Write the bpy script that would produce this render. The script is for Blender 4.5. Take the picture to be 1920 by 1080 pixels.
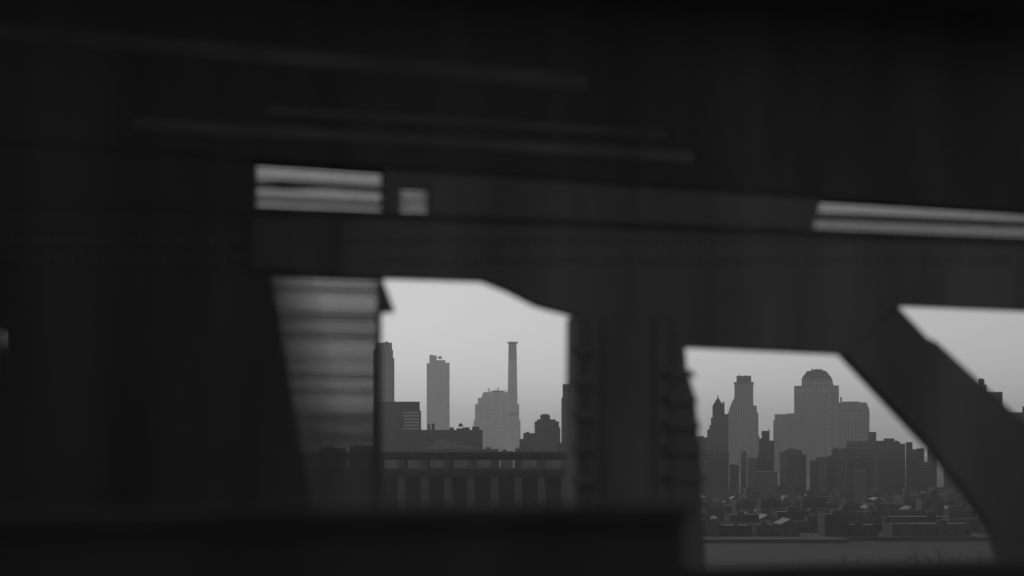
import bpy, bmesh, math, random
from mathutils import Vector, Matrix
R = math.radians
rnd = random.Random(11)
scene = bpy.context.scene
for o in list(bpy.data.objects):
    bpy.data.objects.remove(o)
C = scene.collection

# ------------------------------------------------------------------ camera
F = 2667.0            # focal length in pixels of the 1920-wide picture (50 mm)
HZ = 840.0            # image row of the horizon
H = 45.0              # eye height above the ground of the city
cam = bpy.data.cameras.new('camera')
cam.lens = 50.0; cam.sensor_width = 36.0
cam.shift_y = (HZ - 540.0) / 1920.0
cam.clip_start = 0.05; cam.clip_end = 40000
cam.dof.use_dof = True
cam.dof.focus_distance = 1800.0
cam.dof.aperture_fstop = 1.15
camo = bpy.data.objects.new('camera', cam); C.objects.link(camo)
camo.location = (0, 0, H); camo.rotation_euler = (R(90), 0, 0)
scene.camera = camo

# ------------------------------------------------------------------ sky and sun
SUN_EL, SUN_AZ = 48.0, -24.0          # ahead of the camera, a little to the left
w = bpy.data.worlds.new('World'); scene.world = w; w.use_nodes = True
nt = w.node_tree; nt.nodes.clear()
sky = nt.nodes.new('ShaderNodeTexSky'); sky.sky_type = 'NISHITA'
sky.sun_disc = False
sky.sun_elevation = R(SUN_EL); sky.sun_rotation = R(SUN_AZ)
sky.air_density = 1.0; sky.dust_density = 1.6; sky.ozone_density = 1.0
bw = nt.nodes.new('ShaderNodeRGBToBW')            # black and white photograph
bg = nt.nodes.new('ShaderNodeBackground'); bg.inputs['Strength'].default_value = 0.11
wo = nt.nodes.new('ShaderNodeOutputWorld')
nt.links.new(sky.outputs[0], bw.inputs[0]); nt.links.new(bw.outputs[0], bg.inputs[0])
nt.links.new(bg.outputs[0], wo.inputs[0])
sun = bpy.data.lights.new('sun', 'SUN'); sun.energy = 0.9; sun.angle = R(12)
sun.color = (1, 1, 1)
suno = bpy.data.objects.new('sun', sun); C.objects.link(suno)
sd = Vector((math.sin(R(SUN_AZ)) * math.cos(R(SUN_EL)), math.cos(R(SUN_AZ)) * math.cos(R(SUN_EL)), math.sin(R(SUN_EL))))
suno.rotation_euler = sd.to_track_quat('Z', 'Y').to_euler(); suno.location = (0, 0, 400)
scene.render.engine = 'CYCLES'
vs = scene.view_settings
vs.view_transform = 'Standard'; vs.look = 'None'; vs.gamma = 1.0; vs.use_curve_mapping = False
vs.exposure = -0.4
scene.cycles.volume_bounces = 1
scene.cycles.max_bounces = 6

# ------------------------------------------------------------------ materials
MATS = {}
def mat(name, base, rough=0.8, var=0.25, scale=0.3, bump=0.0, spec=0.5, streak=False):
    if name in MATS: return MATS[name]
    m = bpy.data.materials.new(name); m.use_nodes = True
    n = m.node_tree.nodes; l = m.node_tree.links
    p = n['Principled BSDF']; p.inputs['Roughness'].default_value = rough
    p.inputs['Specular IOR Level'].default_value = spec
    tc = n.new('ShaderNodeTexCoord'); mp = n.new('ShaderNodeMapping')
    if streak: mp.inputs['Scale'].default_value = (1, 1, 0.18)
    l.new(tc.outputs['Object'], mp.inputs[0])
    nz = n.new('ShaderNodeTexNoise'); nz.inputs['Scale'].default_value = scale; nz.inputs['Detail'].default_value = 6
    l.new(mp.outputs[0], nz.inputs['Vector'])
    rp = n.new('ShaderNodeMapRange'); rp.inputs[1].default_value = 0.3; rp.inputs[2].default_value = 0.7
    rp.inputs[3].default_value = base * (1 - var); rp.inputs[4].default_value = base * (1 + var)
    l.new(nz.outputs[0], rp.inputs[0]); l.new(rp.outputs[0], p.inputs['Base Color'])
    if bump:
        b = n.new('ShaderNodeBump'); b.inputs['Strength'].default_value = bump; b.inputs['Distance'].default_value = 0.02
        l.new(nz.outputs[0], b.inputs['Height']); l.new(b.outputs[0], p.inputs['Normal'])
    MATS[name] = m
    return m

def facade(name, base, glass, fw, fh, rw=0.5, rh=0.5, rough=0.8):
    """masonry wall with far-off rows of windows too small to tell apart"""
    if name in MATS: return MATS[name]
    m = mat(name, base, rough, 0.18, 0.05, streak=True)
    n = m.node_tree.nodes; l = m.node_tree.links
    p = n['Principled BSDF']; src = p.inputs['Base Color'].links[0].from_socket
    tc = n.new('ShaderNodeTexCoord'); sx = n.new('ShaderNodeSeparateXYZ'); l.new(tc.outputs['Object'], sx.inputs[0])
    def M(op, a, b=None):
        q = n.new('ShaderNodeMath'); q.operation = op
        for i, v in enumerate((a, b)):
            if v is None: continue
            if isinstance(v, (int, float)): q.inputs[i].default_value = v
            else: l.new(v, q.inputs[i])
        return q.outputs[0]
    hh = M('ADD', sx.outputs[0], sx.outputs[1])
    a = M('LESS_THAN', M('FRACT', M('DIVIDE', M('ADD', hh, 1000.0), fw)), rw)
    b = M('LESS_THAN', M('FRACT', M('DIVIDE', sx.outputs[2], fh)), rh)
    k = M('MULTIPLY', a, b)
    geo = n.new('ShaderNodeNewGeometry'); sn = n.new('ShaderNodeSeparateXYZ'); l.new(geo.outputs['True Normal'], sn.inputs[0])
    k = M('MULTIPLY', k, M('LESS_THAN', M('ABSOLUTE', sn.outputs[2]), 0.5))
    mx = n.new('ShaderNodeMix'); mx.data_type = 'RGBA'
    l.new(k, mx.inputs[0]); l.new(src, mx.inputs[6]); mx.inputs[7].default_value = (glass, glass, glass, 1)
    l.new(mx.outputs[2], p.inputs['Base Color'])
    return m

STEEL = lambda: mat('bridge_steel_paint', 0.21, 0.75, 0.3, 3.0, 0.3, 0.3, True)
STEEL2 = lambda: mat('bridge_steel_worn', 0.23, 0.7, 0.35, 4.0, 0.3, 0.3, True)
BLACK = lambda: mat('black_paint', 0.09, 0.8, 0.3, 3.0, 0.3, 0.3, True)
SHADED = lambda: mat('shaded_steel_tone', 0.105, 0.75, 0.3, 3.0, 0.3, 0.3, True)  # darker copy of the bridge steel; colour imitates shade at left and top
CONC = lambda: mat('bridge_concrete', 0.12, 0.9, 0.3, 1.0, 0.3)
G_DARK = lambda: mat('window_glass_dark', 0.02, 0.2, 0.1, 1.0)
PALE = lambda: mat('pale_stone', 0.34, 0.8, 0.2, 0.3)

# ------------------------------------------------------------------ helpers
def px(x, y, D):
    return Vector(((x - 960.0) / F * D, D, H + (HZ - y) / F * D))

def link(name, me, m, parent=None):
    o = bpy.data.objects.new(name, me); C.objects.link(o)
    if m is not None and me is not None and not me.materials: me.materials.append(m)
    if parent: o.parent = parent
    return o
def obj(name, bm, m, parent=None, smooth=False):
    me = bpy.data.meshes.new(name)
    bmesh.ops.recalc_face_normals(bm, faces=bm.faces)
    bm.to_mesh(me); bm.free()
    if smooth:
        for p in me.polygons: p.use_smooth = True
    return link(name, me, m, parent)
def tag(o, label, cat, group=None, kind=None):
    if label: o['label'] = label
    if cat: o['category'] = cat
    if group: o['group'] = group
    if kind: o['kind'] = kind
    return o
def empty(name, loc, rz=0.0):
    o = bpy.data.objects.new(name, None); C.objects.link(o)
    o.location = loc; o.rotation_euler = (0, 0, rz); o.empty_display_size = 1
    return o
def add_box(bm, x0, x1, y0, y1, z0, z1):
    add_frustum(bm, (x0, x1, y0, y1), z0, (x0, x1, y0, y1), z1)
def add_frustum(bm, a, z0, b, z1):
    v = [bm.verts.new(p) for p in ((a[0], a[2], z0), (a[1], a[2], z0), (a[1], a[3], z0), (a[0], a[3], z0),
                                   (b[0], b[2], z1), (b[1], b[2], z1), (b[1], b[3], z1), (b[0], b[3], z1))]
    for f in ((3, 2, 1, 0), (4, 5, 6, 7), (0, 1, 5, 4), (1, 2, 6, 5), (2, 3, 7, 6), (3, 0, 4, 7)):
        bm.faces.new([v[i] for i in f])
def add_lathe(bm, cx, cy, prof, n=20):
    rings = []
    for r, z in prof:
        rings.append([bm.verts.new((cx + r * math.cos(2 * math.pi * i / n), cy + r * math.sin(2 * math.pi * i / n), z)) for i in range(n)])
    for a, b in zip(rings, rings[1:]):
        for i in range(n):
            bm.faces.new((a[i], a[(i + 1) % n], b[(i + 1) % n], b[i]))
    bm.faces.new(rings[0][::-1]); bm.faces.new(rings[-1])
def add_prism(bm, pts, y0, y1):
    """polygon of (x, z) points extruded along y"""
    a = [bm.verts.new((x, y0, z)) for x, z in pts]; b = [bm.verts.new((x, y1, z)) for x, z in pts]
    n = len(pts)
    bm.faces.new(a); bm.faces.new(b[::-1])
    for i in range(n): bm.faces.new((a[i], b[i], b[(i + 1) % n], a[(i + 1) % n]))
def add_tube(bm, pts, radii, n=6):
    rings = []
    for i, (p, r) in enumerate(zip(pts, radii)):
        d = (pts[min(i + 1, len(pts) - 1)] - pts[max(i - 1, 0)]).normalized()
        s = d.cross(Vector((0, 1, 0.01))).normalized(); t = d.cross(s)
        rings.append([bm.verts.new(p + s * (r * math.cos(6.28318 * k / n)) + t * (r * math.sin(6.28318 * k / n))) for k in range(n)])
    for a, b in zip(rings, rings[1:]):
        for k in range(n): bm.faces.new((a[k], a[(k + 1) % n], b[(k + 1) % n], b[k]))
    bm.faces.new(rings[0][::-1]); bm.faces.new(rings[-1])

# ------------------------------------------------------------------ setting: ground, water, quay
def sheet(name, pts, z, m):
    bm = bmesh.new(); bm.faces.new([bm.verts.new((x, y, z)) for x, y in pts])
    o = obj(name, bm, m); o['kind'] = 'structure'; return o
BIG = 9000
# the ground lies round the basin
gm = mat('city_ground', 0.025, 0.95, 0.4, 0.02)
bm = bmesh.new()
Y0, Y1a, Y1b, XS = 540.0, 698.0, 714.0, 165.0      # near bank, far quay (two steps)
def quad(a, b, c, d): bm.faces.new([bm.verts.new((x, y, 0)) for x, y in (a, b, c, d)])
quad((-BIG, -BIG), (BIG, -BIG), (BIG, Y0), (-BIG, Y0))
quad((-BIG, Y1a), (XS, Y1a), (XS, Y1b), (-BIG, Y1b))
quad((-BIG, Y1b), (BIG, Y1b), (BIG, BIG), (-BIG, BIG))
obj('ground', bm, gm)['kind'] = 'structure'
wm = bpy.data.materials.new('canal_water'); wm.use_nodes = True
n = wm.node_tree.nodes; l = wm.node_tree.links; p = n['Principled BSDF']
p.inputs['Base Color'].default_value = (0.02, 0.02, 0.02, 1); p.inputs['Roughness'].default_value = 0.7; p.inputs['IOR'].default_value = 1.15
nz = n.new('ShaderNodeTexNoise'); nz.inputs['Scale'].default_value = 0.8; nz.inputs['Detail'].default_value = 5
tcw = n.new('ShaderNodeTexCoord'); l.new(tcw.outputs['Object'], nz.inputs['Vector'])
b = n.new('ShaderNodeBump'); b.inputs['Strength'].default_value = 0.5; b.inputs['Distance'].default_value = 0.25
l.new(nz.outputs[0], b.inputs['Height']); l.new(b.outputs[0], p.inputs['Normal'])
sheet('water', [(-1500, Y0 - 5), (1500, Y0 - 5), (1500, Y1b + 5), (-1500, Y1b + 5)], -1.6, wm)
bm = bmesh.new()
add_box(bm, -1500, XS, Y1a - 0.3, Y1a + 0.3, -2.2, 0.25)
add_box(bm, XS - 0.3, XS + 0.3, Y1a + 0.31, Y1b - 0.31, -2.2, 0.25)
add_box(bm, XS + 0.0, 1500, Y1b - 0.3, Y1b + 0.3, -2.2, 0.25)
add_box(bm, -1500, 1500, Y0 - 0.3, Y0 + 0.3, -2.2, 0.25)
obj('quay_wall', bm, mat('quay_concrete', 0.04, 0.9, 0.4, 0.2))['kind'] = 'structure'

# ------------------------------------------------------------------ the railway bridge (near steelwork)
A = R(15.0); D0 = 6.0; EYE = 1.7
bridge = empty('railway_bridge', (0, D0, H - EYE), A)
tag(bridge, 'dark riveted steel railway bridge framing the hazy city skyline', 'bridge')
def uz(x, y, v=0.0):
    tx = (x - 960.0) / F
    Y = (v + D0 * math.cos(A)) / (math.cos(A) - tx * math.sin(A))
    X = tx * Y
    return (X * math.cos(A) + (Y - D0) * math.sin(A), (HZ - y) / F * Y + EYE)
def plate(name, pts, v0, v1, m, parent=bridge):
    bm = bmesh.new(); add_prism(bm, [uz(x, y, v0) for x, y in pts], v0, v1)
    return obj(name, bm, m, parent)
def lin(x, a, b):
    return a[1] + (b[1] - a[1]) * (x - a[0]) / (b[0] - a[0])
lowtop = lambda x: lin(x, (510, 513), (910, 526))        # top line of the left opening
slotbot = lambda x: lin(x, (480, 384), (1920, 443))
slottop = lambda x: lin(x, (480, 302), (1920, 399))
S = STEEL()
XL, XR = -500, 2350
# upper web above the slots
plate('upper_web', [(XL, slottop(XL)), (480, slottop(480)), (1520, slottop(1520)), (XR, slottop(XR)), (XR, -700), (XL, -700)], 0.0, 0.08, SHADED())
plate('web_panel', [(XL, slottop(XL) + .5), (XL, slotbot(XL) - .5), (480, slotbot(480) - .5), (480, slottop(480) + .5)], 0.003, 0.08, SHADED())
plate('web_panel', [(806, slottop(806) + .5), (806, slotbot(806) - .5), (1525, slotbot(1525) - .5), (1540, slottop(1540) + .5)], 0.003, 0.08, S)
plate('web_panel', [(718, slottop(718) + .5), (718, slotbot(718) - .5), (752, slotbot(752) - .5), (752, 353), (806, 357), (806, slottop(806) + .5)], 0.006, 0.07, S)
# top chord with the line of the openings under it
chord = plate('top_chord', [(560, lowtop(560)), (910, 526), (960, 546), (1012, 573), (1080, 591), (1285, 600), (1285, 650), (1590, 664), (1682, 571), (1920, 581), (XR, lin(XR, (1682, 571), (1920, 581))), (XR, slotbot(XR)), (560, slotbot(560))], 0.0, 0.08, S)
plate('top_chord', [(XL, lowtop(XL)), (559.6, lowtop(559.6)), (559.6, slotbot(559.6)), (XL, slotbot(XL))], 0.0, 0.08, SHADED())  # left end of the chord, shade put into its colour
plate('splice_plate', [(470, lowtop(470) - 8), (640, lowtop(640) - 8), (640, slotbot(640) + 22), (470, slotbot(470) + 22)], -0.012, -0.001, mat('half_shade_steel', 0.15, 0.75, 0.3, 3.0, 0.3, 0.3, True))  # half-shade colour over the seam between shaded and plain chord
# flange angles along the chord and the upper web (thin, proud of the plate)
for (f, dy, th, nm) in ((slotbot, 4, 12, 'flange_angle'), (slottop, -18, 12, 'flange_angle')):
    plate(nm, [(XL, f(XL) + dy), (XR, f(XR) + dy), (XR, f(XR) + dy + th), (XL, f(XL) + dy + th)], -0.008, -0.002, SHADED())
# long stringers and a cable pipe on the upper web, faint light put into their colour
for y0, y1, x0, x1, mm in ((88, 118, -200, 1100, 'w'), (200, 212, 500, 1250, 's'), (236, 256, 250, 1300, 'w')):
    sl = 0.085 if y0 < 100 else 0.06
    plate('stringer', [(x0, y0 + sl * (x0 - 500)), (x1, y0 + sl * (x1 - 500)), (x1, y1 + sl * (x1 - 500)), (x0, y1 + sl * (x0 - 500))], -0.006, -0.002, mat('stringer_lit_tone', .16, .7, .3, 3.0, .2))
# slot bars, and gratings added to dim the sky in the slots
def grating(name, x0, x1, ft, fb, nslat, openness, v=0.10):
    g = plate(name, [(x0 - 6, ft(x0) - 4), (x0 - 6, fb(x0) + 4), (x0 - 2, fb(x0) + 4), (x0 - 2, ft(x0) - 4)], v, v + 0.03, S)
    for i in range(nslat):
        a, b = i / nslat, (i + 1 - openness[i % len(openness)]) / nslat
        plate('slat', [(x0 - 2, ft(x0) + a * (fb(x0) - ft(x0))), (x1, ft(x1) + a * (fb(x1) - ft(x1))), (x1, ft(x1) + b * (fb(x1) - ft(x1))), (x0 - 2, ft(x0) + b * (fb(x0) - ft(x0)))], v, v + 0.004, STEEL2(), g)
    return g
plate('slot_bar', [(478, 337), (720, 347), (720, 356), (478, 348)], 0.004, 0.06, S)
grating('dimming_grating', 484, 720, lambda x: slottop(x), lambda x: slottop(x) + 36, 5, (.3, .36, .32))
grating('dimming_grating', 484, 720, lambda x: slottop(x) + 42, lambda x: slotbot(x), 6, (.34, .34, .26, .12, .10))
grating('dimming_grating', 752, 808, lambda x: 352 + .05 * (x - 752), lambda x: slotbot(x), 5, (.22, .22, .15, .18))
plate('slot_bar', [(1510, slotbot(1510) - 28), (XR, slotbot(XR) - 28), (XR, slotbot(XR) - 17), (1510, slotbot(1510) - 17)], 0.004, 0.06, S)
grating('dimming_grating', 1528, 2300, lambda x: slottop(x), lambda x: slotbot(x) - 26, 5, (.4, .46, .36))
grating('dimming_grating', 1528, 2300, lambda x: slotbot(x) - 18, lambda x: slotbot(x), 3, (.3, .3, .24))
# left solid end post, lattice post beside it
lat_l = lambda y: 512 + max(0, y - 520) * 0.17
plate('end_post', [(6, lowtop(6) + .6), (6, 620), (9, 715), (14, 1300), (lat_l(1300), 1300), (lat_l(520), lowtop(512) + .6)], 0.002, 0.08, SHADED())
plate('end_post', [(XL, lowtop(XL) + .6), (XL, 1300), (14.2, 1300), (8.8, 715), (-30, 715), (-30, 620), (5.8, 620), (5.8, lowtop(5) + .6)], 0.004, 0.08, SHADED())
plate('gap_light_strip', [(-60, 600), (-60, 735), (12, 735), (3, 600)], 0.09, 0.10, mat('gap_light_tone', .45, .6, .2, 3.0))  # pale solid strip; its colour stands for light through a narrow gap
lat = plate('lattice_post', [(711, 522), (711, 1000), (716, 1000), (716, 586), (741, 584), (716, 519)], 0.002, 0.07, S)
NS = 58; y = 517.0
prof = [.26, .22, .12, .20, .30, .28, .26, .20, .08, .14, .16, .22, .14, .10, .16, .22, .24, .20, .18, .15, .22, .2, .14, .10]
for i in range(NS):
    ph = 8.0; g = prof[i % len(prof)] * 0.95 * (1 - .55 * min(1, max(0, (y - 690) / 130)))
    xl, xr = lat_l(y) - 4, 712
    dy = lowtop(xr) - lowtop(xl)
    k = max(0.0, 1 - (y - 517) / 400.0); dy *= k
    plate('slat', [(xl, y), (xr, y + dy), (xr, y + dy + ph * (1 - g)), (xl, y + ph * (1 - g))], 0.015, 0.019, STEEL2(), lat)
    y += ph
for k in range(9):   # close vertical tie straps behind the left third of the slats
    xx = 514 + k * 9
    plate('tie_strap', [(xx, 518), (xx + 70, 925), (xx + 71 + .65 * (9 - k), 925), (xx + 1 + .65 * (9 - k), 518)], 0.022, 0.026, S, lat)
# the wide post between the openings, with tie plate ends that break its edges
post = plate('post', [(1080, 591.6), (1076, 1300), (1336, 1300), (1312, 830), (1303, 740), (1288, 690), (1285, 650.6), (1285, 600.6)], 0.002, 0.14, S)
for yy in (648, 708, 770, 832, 894):
    plate('tie_plate', [(1071, yy), (1071, yy + 16), (1120, yy + 16), (1120, yy)], -0.02, 0.0, STEEL2(), post)
for i, yy in enumerate((694, 742, 790, 838, 890)):
    plate('tie_plate', [(1250, yy), (1250, yy + 13), (1305 + i * 5, yy + 13), (1300 + i * 5, yy)], -0.02, 0.0, STEEL2(), post)
def rivets(xs, ys, parent):
    bm = bmesh.new()
    for xx in xs:
        for yy in ys:
            u_, z_ = uz(xx, yy)
            rings = []
            for r, d in ((.012, 0.001), (.010, -.007), (.004, -.011)):
                rings.append([bm.verts.new((u_ + r * math.cos(k * 1.0472), d, z_ + r * math.sin(k * 1.0472))) for k in range(6)])
            for a, b in zip(rings, rings[1:]):
                for k in range(6): bm.faces.new((a[k], a[(k + 1) % 6], b[(k + 1) % 6], b[k]))
            bm.faces.new(rings[-1])
    o = obj('rivets', bm, S, parent); o['kind'] = 'stuff'; return o
rivets((1100, 1132, 1230, 1262), range(606, 1090, 17), post)
rivets(range(20, 1900, 22), (452, 488), chord)
# diagonal brace across the right-hand bay and down out of the picture
brace = plate('diagonal_brace', [(1590.5, 664.6), (1757, 842), (1830, 935), (1872, 1000), (1890, 1060), (1890, 1400), (2300, 1400), (2300, 1120), (1922, 792), (1836, 714), (1757, 641), (1740, 634), (1683, 572.6)], 0.002, 0.10, S)
# low plates closing the openings at the bottom
plate('parapet_plate', [(400, 1000), (1078, 1004), (1078, 1400), (400, 1400)], 0.012, 0.07, S)
plate('parapet_plate', [(1330, 1066), (1889, 1068), (1889, 1400), (1330, 1400)], 0.012, 0.07, S)
# guard panels along the walkway, nearer than the truss
def deckplate(name, x0, x1, y, v, m):
    (ua, za), (ub, zb) = uz(x0, y, v), uz(x1, y, v)
    zt = (za + zb) / 2
    bm = bmesh.new(); add_box(bm, ua, ub, v, v + .03, 0.001, zt); g = obj(name, bm, m, bridge)
    bm = bmesh.new(); add_box(bm, ua, ub, v - .03, v + .06, zt + .001, zt + .03); obj('top_rail', bm, m, g)
    return g
deckplate('guard_panel', -600, 1284, 985, -3.1, BLACK())
deckplate('guard_panel', 1288, 2300, 1072, -2.0, BLACK())
# deck, added unseen shade slab and shade walls, pier to the ground
bm = bmesh.new(); add_box(bm, -30, 30, -9.0, 1.2, -1.2, 0.0); obj('deck', bm, CONC(), bridge)
bm = bmesh.new(); add_box(bm, -30, 30, -1.15, 1.6, 3.72, 4.4); obj('upper_deck', bm, CONC(), bridge)  # unseen slab, added and sized to shade the top of the truss
for k in range(13):
    bm = bmesh.new(); uu = -27 + k * 4.5; add_box(bm, uu - .15, uu + .15, -1.1, -0.35, 3.65, 3.719); obj('cross_beam', bm, S, bridge)
bm = bmesh.new(); add_box(bm, -2.42, -2.3, -8.8, -0.1, 0.001, 3.649); obj('shade_wall', bm, BLACK(), bridge)  # unseen wall added to darken the left steelwork
bm = bmesh.new(); add_box(bm, -8, 0.2, -8.95, -8.81, 0.001, 4.4); obj('shade_wall', bm, BLACK(), bridge)  # unseen rear return, added to deepen the shade on the left
bm = bmesh.new()
for uu in (-24, 24):
    add_frustum(bm, (uu - 3, uu + 3, -8.5, 0.8), -(H - EYE) - .3, (uu - 2, uu + 2, -7.5, 0.2), -1.201)
obj('pier', bm, CONC(), bridge)
# running rails and sleepers of the near track
for vv in (-4.6, -3.165):
    bm = bmesh.new(); add_box(bm, -30, 30, vv - .035, vv + .035, 0.121, 0.27); obj('rail', bm, STEEL2(), bridge)
slm = None
for k in range(60):
    if slm is None:
        bm = bmesh.new(); add_box(bm, -.12, .12, -1.25, 1.25, 0.001, 0.12)
        o = obj('sleeper', bm, mat('timber', .08, .9, .3, 2.0), bridge); slm = o.data
    else: o = link('sleeper', slm, None, bridge)
    o.location = (-29.5 + k, -3.88, 0)

# ------------------------------------------------------------------ buildings
class Bld:
    def __init__(s, name, xc, D, label, cat='building', group=None, base=0.0):
        s.tc = (xc - 960.0) / F; s.D = D; s.phi = math.atan(s.tc)
        s.Xc = s.tc * D
        s.root = empty(name, (s.Xc, D, 0), -s.phi)
        tag(s.root, label, cat, group)
    def lx(s, x):
        tx = (x - 960.0) / F
        return (tx * s.D - s.Xc) / (math.cos(s.phi) + tx * math.sin(s.phi))
    def lz(s, y): return H + (HZ - y) / F * s.D
    def z(s, y): return 0.0 if y is None else s.lz(y)
    def box(s, name, x0, x1, yt, yb=None, d0=0.0, d1=30.0, m=None, parent=None):
        bm = bmesh.new(); add_box(bm, s.lx(x0), s.lx(x1), d0, d1, s.z(yb), s.lz(yt))
        return obj(name, bm, m, parent or s.root)
    def fru(s, name, a, yb, b, yt, d, dt, m=None, parent=None):
        bm = bmesh.new(); add_frustum(bm, (s.lx(a[0]), s.lx(a[1]), d[0], d[1]), s.z(yb), (s.lx(b[0]), s.lx(b[1]), dt[0], dt[1]), s.lz(yt))
        return obj(name, bm, m, parent or s.root)
    def lathe(s, name, x, prof, dy, m, parent=None, n=16):
        """prof: (half width in px, row)"""
        bm = bmesh.new(); k = s.D / F
        add_lathe(bm, s.lx(x), dy, [(r * k, s.z(y)) for r, y in prof], n)
        return obj(name, bm, m, parent or s.root, False)
    def tank(s, x, hw, yt, yb, dy, m):
        h = yb - yt
        t = s.lathe('water_tank', x, [(hw, yb - h * .35), (hw, yt + h * .3), (hw * .1, yt)], dy, m)
        for sx in (-1, 1):
            bm = bmesh.new(); add_box(bm, s.lx(x + sx * hw * .75) - .25, s.lx(x + sx * hw * .75) + .25, dy - .3, dy + .3, s.lz(yb) - .0, s.lz(yb - h * .35) + .3)
            obj('tank_leg', bm, m, t)
        return t
    def pole(s, x, yt, yb, dy, r, m):
        bm = bmesh.new(); add_box(bm, s.lx(x) - r, s.lx(x) + r, dy - r, dy + r, s.lz(yb), s.lz(yt)); return obj('antenna', bm, m, s.root)
    def windows(s, name, xs, rows, m, proud=-0.25, parent=None):
        """xs: (x0, x1) list, rows: (ytop, ybottom) list; one frame-deep pane each"""
        for a, b in xs:
            for t, bb in rows:
                bm = bmesh.new(); add_box(bm, s.lx(a), s.lx(b), proud, -0.003, s.lz(bb), s.lz(t)); obj(name, bm, m, parent or s.root)

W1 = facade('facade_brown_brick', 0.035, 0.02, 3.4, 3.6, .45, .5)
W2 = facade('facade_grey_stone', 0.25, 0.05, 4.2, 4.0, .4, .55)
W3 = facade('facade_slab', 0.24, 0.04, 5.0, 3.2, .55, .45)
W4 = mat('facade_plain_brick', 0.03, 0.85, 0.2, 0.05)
W5 = mat('facade_concrete', 0.08, 0.85, 0.2, 0.05, streak=True)
LIGHTG = mat('window_pale', 0.4, 0.35, 0.1, 1.0)  # pale base stands for the brightness reflected in the panes
DK = mat('roof_plant', 0.03, 0.9, 0.3, 0.2)

# tall stepped block at the lattice post
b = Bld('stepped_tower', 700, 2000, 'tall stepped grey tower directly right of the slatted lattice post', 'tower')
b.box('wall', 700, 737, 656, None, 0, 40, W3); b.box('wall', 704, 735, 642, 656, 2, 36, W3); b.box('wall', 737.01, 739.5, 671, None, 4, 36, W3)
b.box('parapet', 722, 728, 640, 642, 3, 30, DK)
# mid slab with window bands
b = Bld('office_block', 745, 1300, 'mid-height office block with pale window bands below the stepped tower', 'office block')
b.box('wall', 700, 787, 753, None, 0, 26, W4); b.box('wall', 787.01, 789.5, 770, None, 1, 25, W4)
b.windows('window_band', [(757, 786)], [(772 + 6 * k, 775 + 6 * k) for k in range(6)], LIGHTG, -0.2)
# slim tower
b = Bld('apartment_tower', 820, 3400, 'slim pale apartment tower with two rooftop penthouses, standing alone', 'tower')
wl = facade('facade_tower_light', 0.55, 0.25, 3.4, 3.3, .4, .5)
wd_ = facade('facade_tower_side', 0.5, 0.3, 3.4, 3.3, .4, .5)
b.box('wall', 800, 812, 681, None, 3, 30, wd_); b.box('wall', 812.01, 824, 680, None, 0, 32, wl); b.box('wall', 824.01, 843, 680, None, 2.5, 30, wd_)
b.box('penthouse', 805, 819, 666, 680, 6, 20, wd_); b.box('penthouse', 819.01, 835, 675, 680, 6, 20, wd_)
b.tank(825, 3.6, 666.5, 675, 12, DK)
b.box('parapet', 806, 812, 665, 666, 8, 16, DK)
# power station block and chimney
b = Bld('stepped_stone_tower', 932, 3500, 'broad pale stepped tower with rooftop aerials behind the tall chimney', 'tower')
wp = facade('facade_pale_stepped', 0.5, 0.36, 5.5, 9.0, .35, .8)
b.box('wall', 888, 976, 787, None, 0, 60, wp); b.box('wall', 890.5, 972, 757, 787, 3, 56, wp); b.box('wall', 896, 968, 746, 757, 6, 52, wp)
b.fru('wall', (902.5, 962), 746, (906, 958), 735, (9, 48), (10, 46), wp)
b.box('penthouse', 921, 946, 732, 735, 16, 36, DK)
for x, yt, r in ((915.5, 727, .8), (917.8, 728, .8), (928, 729, .6), (934, 726, 1.4), (931, 730, .5), (941, 730, .5), (948, 729, .5), (951, 731, .5)):
    b.pole(x, yt, 735, 14, r, DK)
for k in range(7): b.box('pier', 893 + k * 11.2, 895 + k * 11.2, 760, 838, -1.5 + 3, 2.99, wp)
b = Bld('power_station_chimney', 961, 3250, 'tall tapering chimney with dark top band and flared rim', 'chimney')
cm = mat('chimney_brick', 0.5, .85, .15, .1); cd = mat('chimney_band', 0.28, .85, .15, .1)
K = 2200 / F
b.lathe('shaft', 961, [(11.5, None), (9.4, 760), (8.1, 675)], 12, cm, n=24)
b.lathe('dark_band', 961, [(8.15, 675), (7.6, 650), (7.4, 645)], 12, cd, n=24)
b.lathe('rim', 961, [(7.5, 644.9), (9.2, 642.5), (9.4, 641), (7.2, 640.2)], 12, cd, n=24)
b.lathe('gallery', 961, [(9.6, 779), (11.0, 777), (11.0, 774), (9.3, 773)], 12, cd, n=24)
for sx in (-1, 1): b.box('rim_bracket', 961 + sx * 9.2 - .7, 961 + sx * 9.2 + .7, 639.2, 643, 11.4, 12.6, cd)
for sx in (-1, 1): b.box('buttress', 961 + sx * 10 - 2.4, 961 + sx * 10 + 2.4, 757, None, 10, 14, cm)
# block with rooftop tank
b = Bld('tank_topped_block', 1026, 1400, 'dark block with round rooftop tank house, right of the chimney', 'building')
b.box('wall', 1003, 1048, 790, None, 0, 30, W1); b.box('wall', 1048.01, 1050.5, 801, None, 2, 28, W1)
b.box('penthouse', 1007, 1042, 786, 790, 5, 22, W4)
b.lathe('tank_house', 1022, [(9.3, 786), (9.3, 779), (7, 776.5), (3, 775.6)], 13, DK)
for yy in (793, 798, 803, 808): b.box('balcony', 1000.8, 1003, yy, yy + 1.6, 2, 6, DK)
b.box('wing', 981, 1002.9, 812, None, 1, 26, W4); b.box('wing', 974, 980.9, 823, None, 2, 24, W4); b.box('roof_hut', 986, 992, 809.5, 812, 6, 12, DK)
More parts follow.
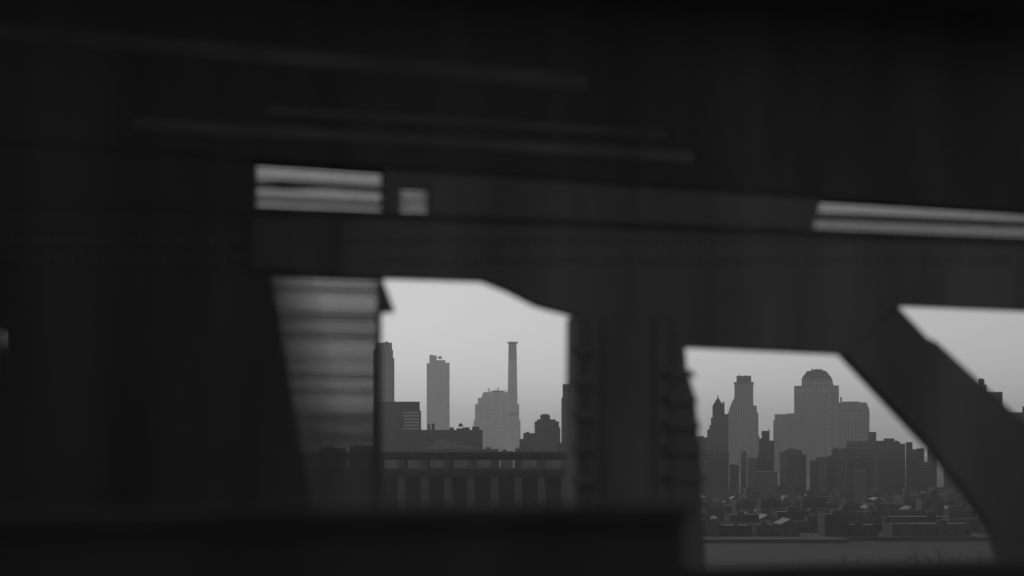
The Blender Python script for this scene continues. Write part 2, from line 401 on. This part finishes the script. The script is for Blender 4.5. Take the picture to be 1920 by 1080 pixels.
# tower at the wide post
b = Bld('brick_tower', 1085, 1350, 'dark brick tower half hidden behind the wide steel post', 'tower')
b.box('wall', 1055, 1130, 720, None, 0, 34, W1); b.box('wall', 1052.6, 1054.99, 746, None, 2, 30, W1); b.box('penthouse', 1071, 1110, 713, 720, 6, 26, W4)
# long low block with roof clutter
b = Bld('long_roofed_block', 822, 1250, 'long low dark block with water tank and roof huts under the slim tower', 'building')
b.box('wall', 735, 905, 806, None, 0, 24, W4)
b.box('roof_hut', 802, 806, 795, 806, 5, 12, DK); b.box('roof_hut', 809, 815, 794, 806, 5, 12, DK)
b.box('roof_hut', 843, 851, 801, 806, 6, 13, DK); b.box('roof_hut', 868.5, 881, 801, 806, 6, 14, DK); b.box('roof_hut', 856, 868.4, 803, 806, 5, 15, DK)
b.tank(864, 4, 792.5, 803, 10, DK); b.box('roof_hut', 886, 899, 799.5, 806, 6, 16, DK)
b.windows('window_band', [(745, 765), (772, 800), (828, 850), (862, 895)], [(816, 818.5), (826, 828.5)], G_DARK(), -0.12)
# pale gabled shed in front of it
b = Bld('gabled_shed', 845, 1050, 'long shed with sloping grey roof in front of the long low block', 'shed')
b.box('wall', 800, 905, 842, None, 0, 22, W4)
bm = bmesh.new(); add_prism(bm, [(b.lx(798), b.lz(842)), (b.lx(907), b.lz(842)), (b.lx(872), b.lz(836)), (b.lx(824), b.lz(824))], -0.6, 22.6); obj('roof', bm, mat('shed_roof', .16, .6, .3, .3), b.root)

# right opening
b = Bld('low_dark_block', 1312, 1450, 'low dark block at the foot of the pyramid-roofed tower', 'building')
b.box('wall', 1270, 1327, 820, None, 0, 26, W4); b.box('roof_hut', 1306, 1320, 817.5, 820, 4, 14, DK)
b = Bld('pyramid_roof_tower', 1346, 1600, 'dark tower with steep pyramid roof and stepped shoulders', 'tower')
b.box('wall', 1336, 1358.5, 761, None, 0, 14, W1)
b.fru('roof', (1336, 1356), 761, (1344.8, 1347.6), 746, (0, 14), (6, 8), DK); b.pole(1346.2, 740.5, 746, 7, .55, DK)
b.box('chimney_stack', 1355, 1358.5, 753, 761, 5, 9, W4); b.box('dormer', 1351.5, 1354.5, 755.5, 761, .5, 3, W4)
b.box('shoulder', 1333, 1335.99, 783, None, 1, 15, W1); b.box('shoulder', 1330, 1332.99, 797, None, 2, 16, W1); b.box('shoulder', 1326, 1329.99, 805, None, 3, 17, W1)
b.box('shoulder', 1358.51, 1366, 776.5, None, 1, 15, W1)
b = Bld('setback_tower', 1394, 2350, 'tall setback tower with flat square top beside the pyramid-roofed one', 'tower')
b.box('wall', 1377, 1412.5, 717, None, 0, 34, W2); b.box('cornice', 1376.2, 1413.3, 716.4, 721, -0.6, -0.01, W5)
b.box('wall', 1381, 1408.5, 704.5, 717, 4, 30, W4); b.pole(1387, 697, 704.5, 12, .3, DK); b.box('parapet', 1396, 1400, 703, 704.5, 10, 16, DK)
b.box('parapet', 1384, 1388, 703.4, 704.5, 10, 16, DK)
b.fru('wing', (1364, 1376.99), 778, (1371, 1376.99), 757, (1, 30), (1, 30), W2); b.fru('wing', (1371.01, 1376.99), 757, (1376, 1376.99), 747, (2, 28), (2, 28), W2)
b.box('wing', 1364, 1376.99, 778.01, None, 1, 30, W2)
b.box('wing', 1412.51, 1419, 760.5, None, 1, 32, W2); b.box('wing', 1419.01, 1422, 774, None, 2, 30, W2); b.box('wing', 1422.01, 1424, 816, None, 3, 28, W2)
b = Bld('narrow_block', 1436, 1400, 'small narrow dark block with corner mast between two towers', 'building')
b.box('wall', 1428, 1443, 808, None, 0, 14, W4); b.box('mast', 1441.5, 1443, 804.5, 808, 1, 3, DK); b.box('wing', 1423, 1427.9, 822, None, 1, 14, W4); b.box('wing', 1443.1, 1452, 826, None, 1, 14, W4)
b = Bld('pale_slab', 1472, 2550, 'pale plain slab against the broad mansard-topped tower', 'building')
b.box('wall', 1452.5, 1495, 776.5, None, 0, 34, W3); b.box('wall', 1450, 1452.49, 788, None, 2, 30, W3); b.box('parapet', 1475, 1494, 775.2, 776.5, 3, 30, W4)
# the big tower
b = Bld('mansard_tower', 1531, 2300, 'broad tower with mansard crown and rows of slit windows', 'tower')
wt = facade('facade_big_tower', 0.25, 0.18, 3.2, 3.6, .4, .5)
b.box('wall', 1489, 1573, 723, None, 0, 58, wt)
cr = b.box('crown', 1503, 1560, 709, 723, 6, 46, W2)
b.fru('roof', (1503, 1560), 708.99, (1513.5, 1548.5), 694.5, (6, 46), (13, 39), W4)
b.fru('crown_skirt', (1560.01, 1563), 723, (1560.01, 1560.6), 712, (8, 44), (8, 44), W4)
b.box('penthouse', 1521, 1543, 691.5, 694.5, 16, 36, DK); b.pole(1522, 688, 691.5, 20, .35, DK); b.box('parapet', 1530, 1534, 690.6, 691.5, 18, 24, DK); b.pole(1538, 690, 691.5, 22, .3, DK)
slit = [(1494 + 5 * k, 1495.8 + 5 * k) for k in range(16) if k not in (7, 12)]
b.windows('window', slit, [(727, 736)], LIGHTG, -0.15)
bmx = [(1506 + 5.2 * k, 1508.4 + 5.2 * k) for k in range(11)]
for a_, b_ in bmx:
    bm = bmesh.new(); add_box(bm, b.lx(a_), b.lx(b_), 5.8, 5.997, b.lz(721), b.lz(715)); obj('window', bm, LIGHTG, b.root)
b.windows('window', [(1552.6, 1556)], [(742 + 9.6 * k, 746.5 + 9.6 * k) for k in range(13)], LIGHTG, -0.15)
b.windows('window', [(1510, 1511.6), (1514, 1515.6)], [(741, 752)], LIGHTG, -0.15)
for k in range(9): b.box('pilaster', 1489.8 + k * 10.2, 1490.7 + k * 10.2, 738, 850, -0.5, -0.01, wt)
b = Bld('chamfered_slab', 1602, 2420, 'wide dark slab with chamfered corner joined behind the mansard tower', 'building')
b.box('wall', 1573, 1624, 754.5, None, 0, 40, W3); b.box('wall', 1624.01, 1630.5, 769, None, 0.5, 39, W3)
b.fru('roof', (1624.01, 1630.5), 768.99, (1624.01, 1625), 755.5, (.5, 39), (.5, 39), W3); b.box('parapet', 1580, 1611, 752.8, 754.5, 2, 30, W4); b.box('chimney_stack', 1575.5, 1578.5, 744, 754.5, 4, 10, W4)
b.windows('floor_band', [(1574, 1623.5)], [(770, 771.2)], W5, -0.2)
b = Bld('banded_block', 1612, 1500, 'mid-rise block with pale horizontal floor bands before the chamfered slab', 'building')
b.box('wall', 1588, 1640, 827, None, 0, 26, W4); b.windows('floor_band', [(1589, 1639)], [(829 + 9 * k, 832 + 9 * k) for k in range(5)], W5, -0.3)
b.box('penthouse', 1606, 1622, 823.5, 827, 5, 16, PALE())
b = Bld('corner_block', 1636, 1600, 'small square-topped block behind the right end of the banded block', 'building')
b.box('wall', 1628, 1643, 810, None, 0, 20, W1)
b = Bld('pilastered_row', 1672, 1420, 'row of joined flats with vertical pilasters and uneven roofline', 'building')
for i, (x0, x1, yt) in enumerate(((1642, 1657, 826.5), (1657.05, 1677, 822), (1677.05, 1688, 828), (1688.05, 1697.5, 832))):
    b.box('wall', x0, x1, yt, None, (i % 2) * .8, 22 - (i % 3), W4)
for k in range(9): b.box('pilaster', 1643 + k * 6.1, 1644.6 + k * 6.1, 834, 905, -0.5, -0.01, W5)
b.box('roof_hut', 1678, 1684, 826, 828, 6, 12, DK)
for (x0, x1, yt, nm, lb) in ((1698.5, 1711, 829, 'stair_tower', 'small square stair tower right of the pilastered flats'), (1719, 1733, 841, 'low_terrace', 'low terrace with tiny chimney right of the stair tower'), (1739, 1757, 842.5, 'end_house', 'low end house cut by the diagonal brace')):
    b = Bld(nm, (x0 + x1) / 2, 1350, lb, 'building'); b.box('wall', x0, x1, yt, None, 0, 14, W4)
    if yt > 840: b.box('chimney_stack', x0 + 1.2, x0 + 2.8, yt - 2.6, yt, 3, 5, W4); b.box('roof_hut', x1 - 7, x1 - 3, yt - 1.4, yt, 4, 8, DK)
# third opening
b = Bld('tank_roof_block', 1850, 1100, 'dark block with domed water tank right of the diagonal brace', 'building')
b.box('wall', 1800, 1880, 735, None, 0, 24, W4); b.box('penthouse', 1822, 1850, 720.5, 735, 4, 16, W4)
b.lathe('water_tank', 1840, [(5.5, 720.5), (5.6, 711.5), (4.2, 709.2), (1.5, 708.4)], 9, DK)
b = Bld('low_block', 1915, 1120, 'low dark block right of the domed-tank block', 'building')
b.box('wall', 1880.5, 1990, 773, None, 0, 24, W4); b.box('penthouse', 1917, 1950, 762, 773, 3, 15, W4)

# ------------------------------------------------------------------ double-deck viaduct in the left opening
vd = empty('highway_viaduct', (-40, 515, 0), R(-1.5))
tag(vd, 'double-deck highway viaduct on pale square columns', 'viaduct')
VC = mat('viaduct_concrete', .05, .85, .25, .3, streak=True); VCP = mat('viaduct_column', .10, .85, .2, .3, streak=True)
for nm, z0, z1 in (('lower_deck', 35.4, 36.6), ('upper_deck', 41.6, 42.6)):
    bm = bmesh.new(); add_box(bm, -130, 84, -6, 6, z0, z1); dk = obj(nm, bm, VC, vd)
    for sy in (-6.3, 6.0):
        bm = bmesh.new(); add_box(bm, -130, 84, sy, sy + .3, z1 - .4, z1 + .8); obj('barrier', bm, VC, dk)
        bm = bmesh.new(); add_box(bm, -130, 84, sy - .05, sy + .35, z1 + .801, z1 + .98); obj('barrier_rail', bm, VCP, dk)
    for sy in (-5, 4.4):
        bm = bmesh.new(); add_box(bm, -130, 84, sy, sy + .6, z0 - .9, z0 - .003); obj('girder', bm, VC, dk)
    for k in range(20):
        bm = bmesh.new(); pxx = -120 + k * 10.3; add_box(bm, pxx - .06, pxx + .06, -6.42, -6.31, z1 + .2, z1 + 5.2 if (z1 > 40 and k % 4 == 0) else z1 + .9); obj('lamp_post' if (z1 > 40 and k % 4 == 0) else 'rail_post', bm, VC, dk)
bm = bmesh.new(); add_box(bm, -130, 84, 5.1, 5.4, 0, 34.4); obj('shade_backing', bm, VC, vd)  # sheet added to stand for the shade under the lower deck
colm = None; colu = None
for k in range(26):
    uu = -126 + k * 8.4 + .35
    for sy in (-4.7, 3.6):
        if colm is None:
            bm = bmesh.new(); add_box(bm, -1.35, 1.35, -.6, .6, 0, 34.49); o = obj('column', bm, VCP, vd); colm = o.data
            bm = bmesh.new(); add_box(bm, -1.35, 1.35, -.6, .6, 36.604, 40.69); o2 = obj('column', bm, VCP, vd); colu = o2.data
        else:
            o = link('column', colm, None, vd); o2 = link('column', colu, None, vd)
        o.location = (uu, sy, 0); o2.location = (uu, sy, 0)

# ------------------------------------------------------------------ low houses and sheds of the near districts
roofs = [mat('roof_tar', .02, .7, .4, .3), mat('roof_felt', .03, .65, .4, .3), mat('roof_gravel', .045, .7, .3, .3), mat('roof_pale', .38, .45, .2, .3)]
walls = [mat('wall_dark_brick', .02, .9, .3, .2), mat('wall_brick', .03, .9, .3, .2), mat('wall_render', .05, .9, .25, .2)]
WN = ['soot-dark', 'brick', 'rendered']; RN = ['tarred', 'felted', 'gravelled', 'pale shining']
KN = [('flat_roofed_house', 'flat-roofed house'), ('gabled_house', 'gabled house'), ('warehouse', 'wide low warehouse'), ('pale_roofed_warehouse', 'wide low warehouse')]
def where(X, Y):
    p = 960 + F * X / Y
    if p < 1180: return 'behind the double-deck viaduct'
    if Y < 745: return 'on the far quay of the water'
    if Y < 860: return 'a few rows behind the far quay'
    if Y < 1010: return 'midway between quay and towers'
    return 'close to the feet of the towers'
def lowrise(kind, X, Y, wd, dp, h, rz, wmat, rmat):
    nm, kd = KN[kind]; wi = walls.index(wmat); ri = roofs.index(rmat)
    tall = 'tall ' if h > 11 else 'low ' if (h < 7 and kind < 2) else ''
    lb = f'{tall}{WN[wi]} {kd} with {RN[ri]} roof, {where(X, Y)}'
    r = empty(nm, (X, Y, 0), rz); tag(r, lb, 'warehouse' if kind >= 2 else 'house', f'{WN[wi]} {kd}s {where(X, Y)}')
    bm = bmesh.new(); add_box(bm, -wd / 2, wd / 2, 0, dp, 0, h)
    obj('wall', bm, wmat, r)
    if kind == 1:
        bm = bmesh.new(); ov = .4
        e = h + wd * .28
        a = [(-wd / 2 - ov, h + .003), (wd / 2 + ov, h + .003), (0, e)]
        add_prism(bm, a, -ov, dp + ov); obj('roof', bm, rmat, r)
        bm = bmesh.new(); add_box(bm, wd * .2, wd * .2 + .9, dp * .5, dp * .5 + .9, h + .1, e + .9); obj('chimney_stack', bm, walls[0], r)
    else:
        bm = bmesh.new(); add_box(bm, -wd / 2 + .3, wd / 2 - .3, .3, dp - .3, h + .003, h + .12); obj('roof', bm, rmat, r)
        bm = bmesh.new()
        for q in ((-wd / 2, wd / 2, 0, .28), (-wd / 2, wd / 2, dp - .28, dp), (-wd / 2, -wd / 2 + .28, .281, dp - .281), (wd / 2 - .28, wd / 2, .281, dp - .281)):
            add_box(bm, q[0], q[1], q[2], q[3], h + .001, h + .6)
        obj('parapet', bm, wmat, r)
        for k in range(1 if kind == 0 else 2):
            hx = rnd.uniform(-wd * .35, wd * .25); hy = rnd.uniform(dp * .2, dp * .6); hw = rnd.uniform(2, 5)
            if k == 1: hx = -wd * .42; hy = dp * .75; hw = 2.4
            bm = bmesh.new(); add_box(bm, hx, hx + hw, hy, hy + hw * .8, h + .125, h + rnd.uniform(1.6, 3.2)); obj('roof_hut', bm, rnd.choice(walls), r)
    # a few windows on the side that looks over the water
    nwin = max(2, int(wd / 5)); nf = max(1, int(h / 4.2))
    if Y < 1000:
        bmw = None
        for f in range(nf):
            for k in range(nwin):
                xx = -wd / 2 + (k + .5) * wd / nwin
                if bmw is None:
                    bm = bmesh.new(); add_box(bm, -.8, .8, -.08, -.002, 0, 1.7); o = obj('window', bm, G_DARK(), r); bmw = o.data
                else: o = link('window', bmw, None, r)
                o.location = (xx, 0, 1.3 + f * 3.8)
    return r
count = 0
occupied = [(-68, -15, 1035, 1090)]
# sheds whose pale roofs catch the light: (x0, x1, row of the roof)
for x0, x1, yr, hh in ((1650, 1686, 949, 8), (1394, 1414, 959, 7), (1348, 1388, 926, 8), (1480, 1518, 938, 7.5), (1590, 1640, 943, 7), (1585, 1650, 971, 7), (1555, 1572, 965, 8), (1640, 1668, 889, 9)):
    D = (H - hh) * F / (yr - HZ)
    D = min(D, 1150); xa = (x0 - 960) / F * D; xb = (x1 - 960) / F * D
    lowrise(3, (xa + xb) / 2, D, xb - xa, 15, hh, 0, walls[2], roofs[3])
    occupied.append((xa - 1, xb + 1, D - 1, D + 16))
# pale mid-rise fronts and the darker blocks at the feet of the towers
def midrise(x0, x1, yt, D, m, label, hut=True, bands=0, group=None):
    b = Bld('midrise_block', (x0 + x1) / 2, D, label, 'building', group)
    b.box('wall', x0, x1, yt, None, 0, 13, m)
    wpx = x1 - x0
    if hut: b.box('roof_hut', x0 + wpx * .2, x0 + wpx * .5, yt - rnd.uniform(1.5, 4), yt, 3, 9, DK)
    for k in range(bands): b.windows('window_band', [(x0 + 1.5, x1 - 1.5)], [(yt + 3 + 6 * k, yt + 5 + 6 * k)], W5, -.15)
    occupied.append(((x0 - 960) / F * D - 2, (x1 - 960) / F * D + 2, D - 6, D + 19))
WP = mat('wall_pale_front', .09, .85, .2, .1, streak=True)
for x0, x1, yt, D, lb in ((1480, 1494, 841, 1240, 'narrow pale block at the left foot of the mansard tower'), (1389, 1400, 846, 1240, 'narrow pale block at the foot of the setback tower'),
                          (1573, 1588, 849, 1240, 'pale block at the foot of the chamfered slab'), (1420, 1458, 884, 1120, 'pale-fronted house row in front of the pale slab'),
                          (1600, 1624, 882, 1120, 'pale low block in front of the banded block'), (1402, 1426, 858, 1328, 'low pale block tucked between setback tower and narrow block'), (1530, 1560, 857, 1328, 'low pale block centred before the mansard tower'), (1462, 1476, 847, 1280, 'small pale block at the foot of the pale slab')):
    midrise(x0, x1, yt, D, WP, lb, False)
for row, D in enumerate((1200, 1222, 1262, 1310)):
    x = 1296 + row * 7
    while x < 1900:
        wd = rnd.uniform(14, 34); yt = rnd.uniform(848, 872) - row * 5 + (0 if x < 1700 else 6)
        X0, X1 = (x - 960) / F * D, (x + wd - 960) / F * D
        if all(X1 + 1 < a or X0 - 1 > b_ or D + 14 < c or D - 1 > d for a, b_, c, d in occupied) and rnd.random() < .8:
            bands = rnd.choice((0, 0, 2, 3)); hut = rnd.random() < .6
            midrise(x, x + wd, yt, D, rnd.choice((W4, W1, walls[1], walls[0])), 'dark ' + ('narrow ' if wd < 20 else 'broad ' if wd > 28 else '') + 'mid-rise block ' + ('with bands ' if bands else '') + ('and hut ' if hut and bands else 'with roof hut ' if hut else '') + 'at the feet of the ' + ('pyramid-roofed tower' if x < 1450 else 'mansard tower' if x < 1585 else 'pilastered flats' if x < 1720 else 'low end house'), hut, bands, 'mid-rise blocks below the towers')
        x += wd + rnd.uniform(1, 9)
for x0, x1, yt, D, lb in ((905, 935, 842, 1150, 'below the broad stepped tower'), (938, 962, 846, 1165, 'at the foot of the tall chimney'), (966, 1000, 841, 1150, 'just right of the tall chimney'), (1004, 1040, 846, 1160, 'below the tank-topped block'), (1044, 1085, 830, 1150, 'beside the wide steel post'),
                      (740, 770, 838, 1150, 'below the banded office block'), (775, 798, 843, 1160, 'left of the gabled shed'), (600, 650, 840, 1150, 'seen only through the left half of the slats'), (655, 700, 836, 1160, 'seen only through the right half of the slats')):
    midrise(x0, x1, yt, D, rnd.choice((W4, W1)), 'dark mid-rise block ' + lb, rnd.random() < .7, 0, 'mid-rise blocks behind the viaduct')
Y = 724.0
while Y < 1185:
    X = (430 - 960) / F * Y
    dp = rnd.uniform(12, 20)
    while X < (2010 - 960) / F * Y:
        k = rnd.random()
        kind = 0 if k < .52 else 1 if k < .74 else 2
        wd = {0: rnd.uniform(8, 17), 1: rnd.uniform(7, 11), 2: rnd.uniform(20, 42)}[kind]
        h = {0: rnd.uniform(6, 14), 1: rnd.uniform(5, 8), 2: rnd.uniform(5, 9)}[kind]
        if Y < 790: h *= .8
        xc = X + wd / 2
        p0 = 960 + F * X / Y; p1 = 960 + F * (X + wd) / Y
        see = (p1 > 560 and p0 < 1090 and Y > 800) or (p1 > 1300 and p0 < 1875)
        if p0 < 1090: h = min(h, 9)
        clear = all(X + wd < a or X > b_ or Y + dp + 2 < c or Y > d for a, b_, c, d in occupied)
        gap = rnd.uniform(.6, 2.5) if rnd.random() < .8 else rnd.uniform(7, 14)
        if see and clear:
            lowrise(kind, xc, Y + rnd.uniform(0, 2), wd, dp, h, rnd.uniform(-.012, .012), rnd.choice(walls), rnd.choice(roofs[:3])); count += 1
        X += wd + gap
    Y += dp + (rnd.uniform(3, 8) if rnd.random() < .5 else rnd.uniform(12, 18)) + (Y - 700) * .03
print('lowrise', count)

# ------------------------------------------------------------------ bare trees on the near bank
bark = mat('bark', .035, .9, .3, 2.0)
def tree(X, Y, h, seed, label, group):
    rr = random.Random(seed)
    root = empty('bare_tree', (X, Y, 0)); tag(root, label, 'tree', group)
    bt = bmesh.new(); bc = bmesh.new()
    def grow(bm, p, d, ln, r, lev):
        pts = [p]; rad = [r]; q = p.copy(); dd = d.copy()
        for i in range(3):
            dd = (dd + Vector((rr.uniform(-.2, .2), rr.uniform(-.2, .2), rr.uniform(-.02, .12)))).normalized()
            q = q + dd * ln / 3; pts.append(q.copy()); rad.append(r * (1 - .22 * (i + 1)))
        add_tube(bm, pts, rad, 5 if lev < 2 else 3)
        if lev >= 4: return
        for k in range(3 if lev else 5):
            ang = rr.uniform(0, 6.28); sp = rr.uniform(.45, .95)
            nd = (dd + Vector((math.cos(ang) * sp, math.sin(ang) * sp, rr.uniform(-.1, .3)))).normalized()
            base = pts[-1] if k < 2 else pts[rr.choice((1, 2))]
            grow(bc, base, nd, ln * rr.uniform(.6, .8), rad[-1] * .8, lev + 1)
    grow(bt, Vector((0, 0, 0)), Vector((0, 0, 1)), h * .33, h * .034, 0)
    obj('trunk', bt, bark, root); obj('crown', bc, bark, root)
i = 0
for x, D, h in ((1585, 530, 8.0), (1606, 526, 6.0), (1700, 528, 9.5), (1722, 532, 11.0), (1745, 527, 9.0), (1764, 533, 10.5), (1792, 529, 8.0), (1640, 522, 5.5), (1500, 524, 5.0), (1840, 530, 9.0)):
    tree((x - 960) / F * D, D, h + 1.8, 40 + i, 'bare leafless tree on the near bank of the water', 'bare trees on the near bank'); i += 1

# ------------------------------------------------------------------ haze over the city
bm = bmesh.new(); add_box(bm, -9100, 9100, -9100, 9100, -4.0, 260.0)
hz = obj('haze', bm, None); hz['kind'] = 'stuff'
hm = bpy.data.materials.new('haze'); hm.use_nodes = True; n = hm.node_tree.nodes; n.clear()
out = n.new('ShaderNodeOutputMaterial'); pv = n.new('ShaderNodeVolumePrincipled')
pv.inputs['Color'].default_value = (.95, .95, .95, 1); pv.inputs['Density'].default_value = 0.00013; pv.inputs['Anisotropy'].default_value = 0.5
hm.node_tree.links.new(pv.outputs[0], out.inputs['Volume'])
hz.data.materials.append(hm)
